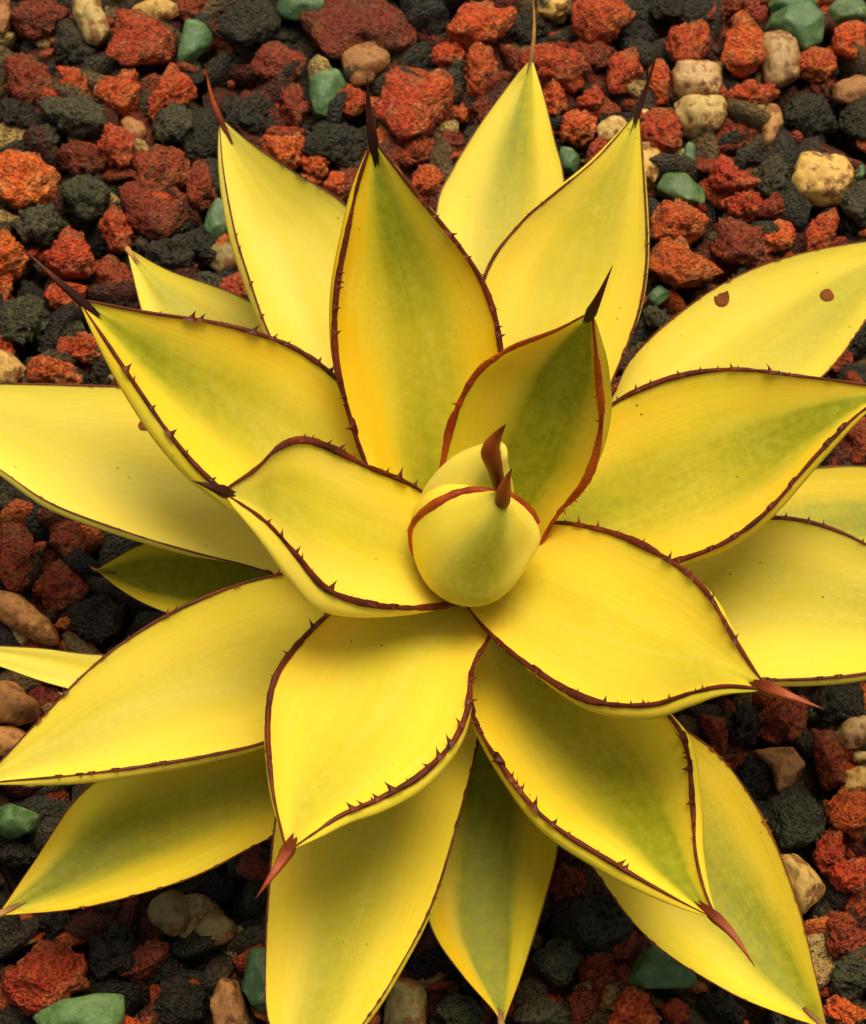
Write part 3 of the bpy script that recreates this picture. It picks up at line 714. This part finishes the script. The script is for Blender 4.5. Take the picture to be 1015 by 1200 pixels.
LEAVES = [
 # inner ring ------------------------------------------------------------
 dict(A=[(512, 610), (520, 540), (533, 487), (560, 437), (600, 408), (650, 388), (692, 366)], B=[(632, 640), (652, 605), (688, 560), (704, 500), (701, 440), (697, 400), (694, 366)],
      z=(.085, .125, .165), flA=0, flB=10, sag=.17, mw=.0026, mat=M_ORANGE, green=1.9, pale=.1, shift=.10, spine=(718, 311, .182), srad=.0026, tl=.0010, seed=1),
 dict(A=[(520, 605), (495, 577), (470, 563), (430, 547), (390, 527), (355, 516), (325, 526), (300, 550), (262, 575)], B=[(570, 700), (525, 709), (470, 712), (420, 705), (380, 688), (345, 648), (310, 610), (262, 577)],
      z=(.082, .125, .155), flA=0, flB=26, sag=.13, mw=.0027, green=0.75, pale=.35, shift=-.05, spine=(225, 563, .163), srad=.0030, tl=.0015, seed=2),
 dict(A=[(610, 630), (645, 613), (700, 620), (750, 638), (800, 668), (832, 700), (855, 740), (880, 780), (899, 805)], B=[(540, 700), (570, 738), (620, 780), (690, 820), (760, 826), (810, 812), (850, 804), (899, 808)],
      z=(.080, .115, .140), flA=7, flB=12, sag=.12, mw=.0024, green=.5, pale=.2, shift=.12, spine=(966, 831, .143), smat=M_SPINE2, srad=.0032, tl=.0012, seed=3),
 dict(A=[(480, 640), (450, 678), (395, 712), (350, 755), (322, 797), (314, 850), (319, 920), (328, 965), (336, 997)], B=[(610, 670), (592, 715), (570, 752), (553, 785), (548, 830), (530, 870), (490, 910), (440, 938), (400, 955), (370, 975), (338, 997)],
      z=(.072, .105, .125), flA=4, flB=13, sag=.12, mw=.0022, green=0.6, pale=.22, shift=.0, spine=(299, 1054, .128), smat=M_SPINE2, srad=.0032, tl=.0020, seed=4),
 dict(A=[(465, 600), (430, 545), (405, 470), (393, 410), (395, 340), (408, 270), (420, 215), (436, 165)], B=[(545, 590), (575, 500), (588, 440), (585, 400), (578, 365), (562, 325), (535, 285), (490, 230), (438, 165)],
      z=(.072, .110, .145), flA=9, flB=5, sag=.16, mw=.0024, green=1.25, pale=.0, shift=.02, spine=(430, 88, .165), srad=.0028, tl=.0014, seed=5),
 dict(A=[(495, 625), (450, 540), (420, 475), (390, 440), (350, 411), (310, 394), (250, 378), (170, 366), (95, 351)], B=[(490, 700), (380, 660), (300, 605), (240, 556), (200, 510), (165, 460), (130, 408), (93, 353)],
      z=(.062, .095, .125), flA=2, flB=17, sag=.15, mw=.0022, green=1.1, pale=.1, shift=-.02, spine=(20, 285, .140), srad=.0024, tl=.0018, seed=6),
 dict(A=[(610, 590), (660, 520), (715, 476), (750, 457), (800, 440), (860, 433), (930, 440), (1015, 451), (1060, 458)], B=[(620, 670), (700, 672), (760, 667), (800, 655), (850, 635), (900, 598), (960, 530), (1015, 478), (1060, 459)],
      z=(.068, .098, .120), flA=2, flB=8, sag=.14, mw=.0021, green=1.25, pale=.12, shift=.02, spine=(1130, 446, .130), tl=.0013, seed=7),
 dict(A=[(640, 670), (655, 725), (720, 780), (785, 840), (805, 880), (812, 950), (815, 1000), (826, 1045), (840, 1075)], B=[(530, 680), (535, 740), (547, 800), (557, 845), (590, 900), (640, 960), (720, 1012), (790, 1052), (839, 1077)],
      z=(.058, .082, .100), flA=13, flB=12, sag=.16, mw=.0019, green=1.35, pale=.1, shift=-.06, spine=(885, 1133, .103), smat=M_SPINE2, srad=.0026, tl=.0018, seed=8),
 # outer rings -------------------------------------------------------------
 dict(A=[(430, 560), (350, 450), (315, 390), (290, 320), (275, 270), (262, 200), (257, 140)], B=[(500, 540), (480, 400), (450, 300), (405, 240), (350, 205), (300, 172), (259, 139)],
      z=(.048, .068, .088), flA=9, flB=0, sag=.15, mw=.0009, green=.35, pale=.75, shift=.05, spine=(240, 74, .10), smat=M_SPINE2, srad=.0018, tl=.0010, seed=9),
 dict(A=[(500, 500), (505, 380), (512, 245), (530, 200), (560, 150), (600, 95), (621, 70)], B=[(620, 520), (650, 400), (668, 290), (660, 205), (650, 165), (638, 115), (624, 70)],
      z=(.042, .052, .060), flA=0, flB=0, sag=.10, mw=.0005, mat=M_SPINE3, green=1.1, pale=.45, spine=(624, -18, .075), smat=M_SPINE3, srad=.0014, teeth=False, seed=10),
 dict(A=[(530, 560), (545, 430), (570, 320), (610, 262), (650, 227), (700, 185), (746, 133)], B=[(660, 580), (700, 490), (718, 445), (737, 400), (752, 350), (758, 290), (754, 200), (749, 133)],
      z=(.052, .075, .095), flA=8, flB=4, sag=.13, mw=.0011, green=.6, pale=.35, spine=(772, 57, .115), srad=.0016, tl=.0010, seed=11),
 dict(A=[(400, 520), (380, 420), (290, 352), (200, 318), (150, 291)], B=[(330, 560), (230, 480), (178, 400), (165, 360), (149, 293)],
      z=(.032, .034, .032), flA=0, flB=0, sag=.10, mw=.0006, mat=M_SPINE3, green=.8, pale=.5, spine=(146, 288, .032), smat=M_SPINE3, teeth=False, seed=12, label='small blunt pale green yellow leaf'),
 dict(A=[(460, 560), (330, 480), (240, 457), (140, 453), (0, 450), (-60, 458), (-110, 478)], B=[(450, 720), (310, 669), (230, 648), (150, 624), (60, 590), (0, 550), (-60, 512), (-110, 479)],
      z=(.042, .060, .072), flA=0, flB=6, sag=.10, mw=.0007, green=.4, pale=.6, spine=(-170, 465, .085), tl=.0009, teeth=True, seed=13, scars=((169, 499, .0021),)),
 dict(A=[(490, 700), (400, 668), (330, 673), (260, 692), (180, 730), (110, 780), (50, 840), (0, 893), (-25, 919)], B=[(480, 800), (400, 835), (310, 870), (250, 884), (200, 893), (100, 907), (0, 916), (-25, 921)],
      z=(.055, .078, .090), flA=0, flB=8, sag=.13, mw=.0012, green=0.6, pale=.35, spine=(-80, 950, .10), tl=.0012, seed=14),
 dict(A=[(440, 830), (300, 860), (180, 885), (100, 925), (40, 1010), (0, 1069)], B=[(510, 870), (400, 945), (310, 985), (220, 1030), (100, 1063), (0, 1073)],
      z=(.032, .040, .042), flA=0, flB=0, sag=.11, mw=.0006, mat=M_SCAR, green=1.2, pale=.1, shift=-.05, spine=(-28, 1092, .043), smat=M_SPINE3, tl=.0008, seed=15),
 dict(A=[(430, 760), (350, 850), (325, 950), (316, 1030), (311, 1130), (315, 1200), (345, 1290)], B=[(585, 770), (565, 850), (545, 930), (510, 1050), (470, 1130), (425, 1200), (347, 1290)],
      z=(.045, .062, .072), flA=0, flB=4, sag=.10, mw=.0007, green=0.75, pale=.2, spine=(320, 1350, .078), tl=.0008, seed=16),
 dict(A=[(520, 780), (500, 900), (488, 1000), (505, 1085), (540, 1140), (580, 1186), (587, 1203)], B=[(630, 790), (655, 900), (655, 985), (640, 1050), (612, 1140), (594, 1188), (589, 1203)],
      z=(.028, .030, .026), flA=0, flB=0, sag=.12, mw=.0006, mat=M_SPINE3, green=2.2, pale=.0, spine=(592, 1232, .026), smat=M_SPINE3, teeth=False, seed=17, label='shaded olive green leaf with orange edges'),  # green raised so the colour carries the shade on this leaf
 dict(A=[(690, 770), (740, 800), (790, 845), (850, 893), (900, 970), (935, 1060), (955, 1140), (969, 1205)], B=[(590, 790), (620, 900), (690, 1010), (760, 1100), (850, 1160), (920, 1190), (967, 1205)],
      z=(.036, .046, .048), flA=0, flB=0, sag=.13, mw=.0006, mat=M_SCAR, green=1.35, pale=.15, shift=-.12, spine=(980, 1240, .05), smat=M_SPINE3, tl=.0008, seed=18),
 dict(A=[(650, 700), (740, 680), (805, 657), (860, 620), (905, 607), (960, 615), (1015, 638), (1080, 680), (1150, 744)], B=[(620, 760), (720, 790), (820, 800), (905, 797), (960, 795), (1015, 789), (1080, 775), (1150, 746)],
      z=(.050, .068, .078), flA=0, flB=6, sag=.11, mw=.0015, green=.7, pale=.4, shift=-.08, spine=(1215, 765, .085), tl=.0012, seed=19),
 dict(A=[(700, 640), (800, 590), (900, 556), (960, 548), (1015, 547), (1080, 560), (1150, 589)], B=[(700, 700), (800, 690), (900, 672), (1015, 665), (1080, 640), (1150, 591)],
      z=(.034, .042, .045), flA=0, flB=0, sag=.11, mw=.0006, mat=M_SPINE3, green=1.35, pale=.25, spine=(1200, 600, .05), smat=M_SPINE3, teeth=False, seed=20),
 dict(A=[(640, 560), (690, 500), (718, 465), (740, 420), (790, 372), (850, 331), (920, 302), (1015, 283), (1075, 284)], B=[(680, 620), (780, 560), (880, 500), (965, 440), (1015, 375), (1050, 325), (1075, 286)],
      z=(.042, .055, .062), flA=0, flB=0, sag=.10, mw=.0006, mat=M_SCAR, green=0.75, pale=.4, shift=.1, spine=(1130, 262, .07), smat=M_SPINE3, tl=.0008, seed=21, scars=((846, 349, .0032), (970, 346, .0027)), label='leaf with two brown scars'),
 dict(A=[(480, 650), (330, 612), (250, 620), (170, 637), (114, 667)], B=[(470, 760), (350, 750), (250, 735), (180, 712), (140, 690), (114, 669)],
      z=(.026, .026, .024), flA=0, flB=0, sag=.10, mw=.0004, mat=M_SPINE3, green=2.4, pale=.0, spine=(104, 662, .024), smat=M_SPINE3, srad=.0008, teeth=False, seed=22, label='dark green leaf in deep shade'),  # strong green darkens this blade in place of the shade over it
 dict(A=[(420, 790), (300, 775), (200, 768), (110, 767), (50, 760), (0, 757), (-80, 752)], B=[(420, 830), (300, 850), (180, 830), (65, 803), (0, 781), (-80, 754)],
      z=(.030, .032, .034), flA=0, flB=0, sag=.10, mw=.0004, mat=M_SPINE3, green=.25, pale=.5, spine=(-120, 745, .036), smat=M_SPINE3, teeth=False, seed=23),
]
for L in LEAVES: make_leaf(**L)

def make_bud(axis_pts, radii, green, pale, seed, keel=0.0):
    """a young leaf still rolled into a cone: rings round a leaning axis"""
    P = catmull(axis_pts, 30); rad = np.interp(np.linspace(0, 1, 30), np.linspace(0, 1, len(radii)), radii)
    for _ in range(4): rad[1:-1] = (rad[:-2] + 2 * rad[1:-1] + rad[2:]) / 4
    vs_, fs_ = tube(P, rad, 40, 1.0, up=np.array([0, 1.0, 0]))
    if keel:                                        # the outer face is drawn out into a blunt keel
        for i, v in enumerate(vs_):
            c = P[i // 40]; dv = v - c; f = math.atan2(dv[0], -dv[1]) + .22
            vs_[i] = c + dv * (1.085 + keel * (.05 * math.cos(f) + .09 * math.cos(2 * f) + .06 * math.cos(3 * f)) - .52 * max(0.0, -math.cos(f)))
    vs_ = [v + norm(v - P[i // 40]) * (vnoise(np.array([v * 60 + seed]))[0] * .0010) for i, v in enumerate(vs_)]
    n = len(vs_); fs_.append(tuple(range(n - 40, n))); fs_.append(tuple(range(40))[::-1])
    me = py_mesh('leaf', vs_, fs_)
    ul = me.uv_layers.new(name='UVMap')
    for lp in me.loops:
        i, k = divmod(lp.vertex_index, 40); ul.data[lp.index].uv = (.5 + .46 * math.cos(2 * math.pi * k / 40), i / 29)
    o = link('leaf', me, M_LEAF, plant); o['green'] = green; o['pale'] = pale; o['shift'] = 0.0
    return o, BVHTree.FromPolygons([v.co for v in me.vertices], [p.vertices for p in me.polygons])

def on_surface(tree, px, py, guess_z):
    dr = Vector(unproj(px, py, 0) - CAMP).normalized()
    h, hn, *_ = tree.ray_cast(Vector(CAMP), dr)
    k = 0
    while h is None and k < 60:                      # just outside the silhouette: step towards the bud's middle
        k += 1; f = k / 90
        dr = Vector(unproj(px + (562 - px) * f, py + (635 - py) * f, 0) - CAMP).normalized()
        h, hn, *_ = tree.ray_cast(Vector(CAMP), dr)
    if h is None:
        h, hn, *_ = tree.find_nearest(Vector(unproj(px, py, guess_z)))
    return np.array(h), np.array(hn)

# back young leaf, then the front one wrapped round it
bk, bk_tree = make_bud([p + FWD * .010 + RGT * -.0005 for p in (unproj(552, 660, .085), unproj(550, 610, .115), unproj(565, 562, .138), unproj(586, 526, .156))], [.018, .0192, .0175, .012, .0035], .9, .75, 3)
bk['label'] = 'young rolled leaf at the centre, taller'
fr, fr_tree = make_bud([unproj(551, 660, .080), unproj(553, 640, .098), unproj(561, 611, .122), unproj(576, 597, .136), unproj(588, 584, .143)], [.008, .0135, .0214, .0238, .0168, .003], .9, .55, 8, .75)
fr['label'] = 'young rolled leaf at the centre with orange rim'

def px_spine(parent, pts, radii, mat, nseg=12):
    P3 = [unproj(x, y, z) for x, y, z in pts]
    P = catmull(P3, 24); rad = np.interp(np.linspace(0, 1, 24), np.linspace(0, 1, len(radii)), radii)
    vs_, fs_ = tube(P, rad, nseg, .9, up=-FWD)
    n = len(vs_); fs_.append(tuple(range(n - nseg, n))); fs_.append(tuple(range(nseg))[::-1])
    link('spine', along(py_mesh('spine', vs_, fs_), 24, nseg), mat, parent)

px_spine(bk, [(586, 572, .146), (580, 548, .156), (575, 528, .163), (582, 512, .170), (593, 497, .178)], [.0021, .0024, .0034, .0019, .0001], M_SPINE2)
px_spine(fr, [(589, 598, .138), (589, 588, .1445), (591, 574, .151), (595, 560, .158), (600, 549, .164)], [.0006, .0026, .0024, .0012, .0001], M_SPINE2)

rs = np.random.RandomState(77)
for pts in ([(481, 652), (480, 630), (488, 609), (512, 590), (545, 576), (586, 576)], [(592, 574), (612, 569), (630, 576), (640, 592), (641, 610)]):
    c2 = catmull(pts, 26); E, NN = [], []
    for x, y in c2:
        h, hn = on_surface(fr_tree, x, y, .125); E.append(h); NN.append(hn)
    E = np.array(E) + np.array(NN) * .0004
    for _ in range(3): E[1:-1] = (E[:-2] + 2 * E[1:-1] + E[2:]) / 4
    rad = .0017 * (1 + .3 * rs.rand(26)) * np.interp(np.linspace(0, 1, 26), [0, .15, .85, 1], [.5, 1, 1, .7])
    vs_, fs_ = tube(E, rad, 8, .8, up=-FWD); n = len(vs_)
    fs_.append(tuple(range(n - 8, n))); fs_.append(tuple(range(8))[::-1])
    link('margin', py_mesh('margin', vs_, fs_), M_ORANGE, fr)

def stem():
    P = [np.array([0, 0, z]) for z in np.linspace(-.012, .066, 14)]
    rad = np.interp(np.linspace(0, 1, 14), [0, .3, .6, 1], [.024, .030, .026, .010])
    vs_, fs_ = tube(P, rad, 28, 1.0, up=np.array([0, 1.0, 0])); n = len(vs_)
    fs_.append(tuple(range(n - 28, n))); fs_.append(tuple(range(28))[::-1])
    me = py_mesh('stem', vs_, fs_); ul = me.uv_layers.new(name='UVMap')
    o = link('stem', me, M_LEAF, plant); o['green'] = .4; o['pale'] = .6; o['shift'] = 0.0
stem()
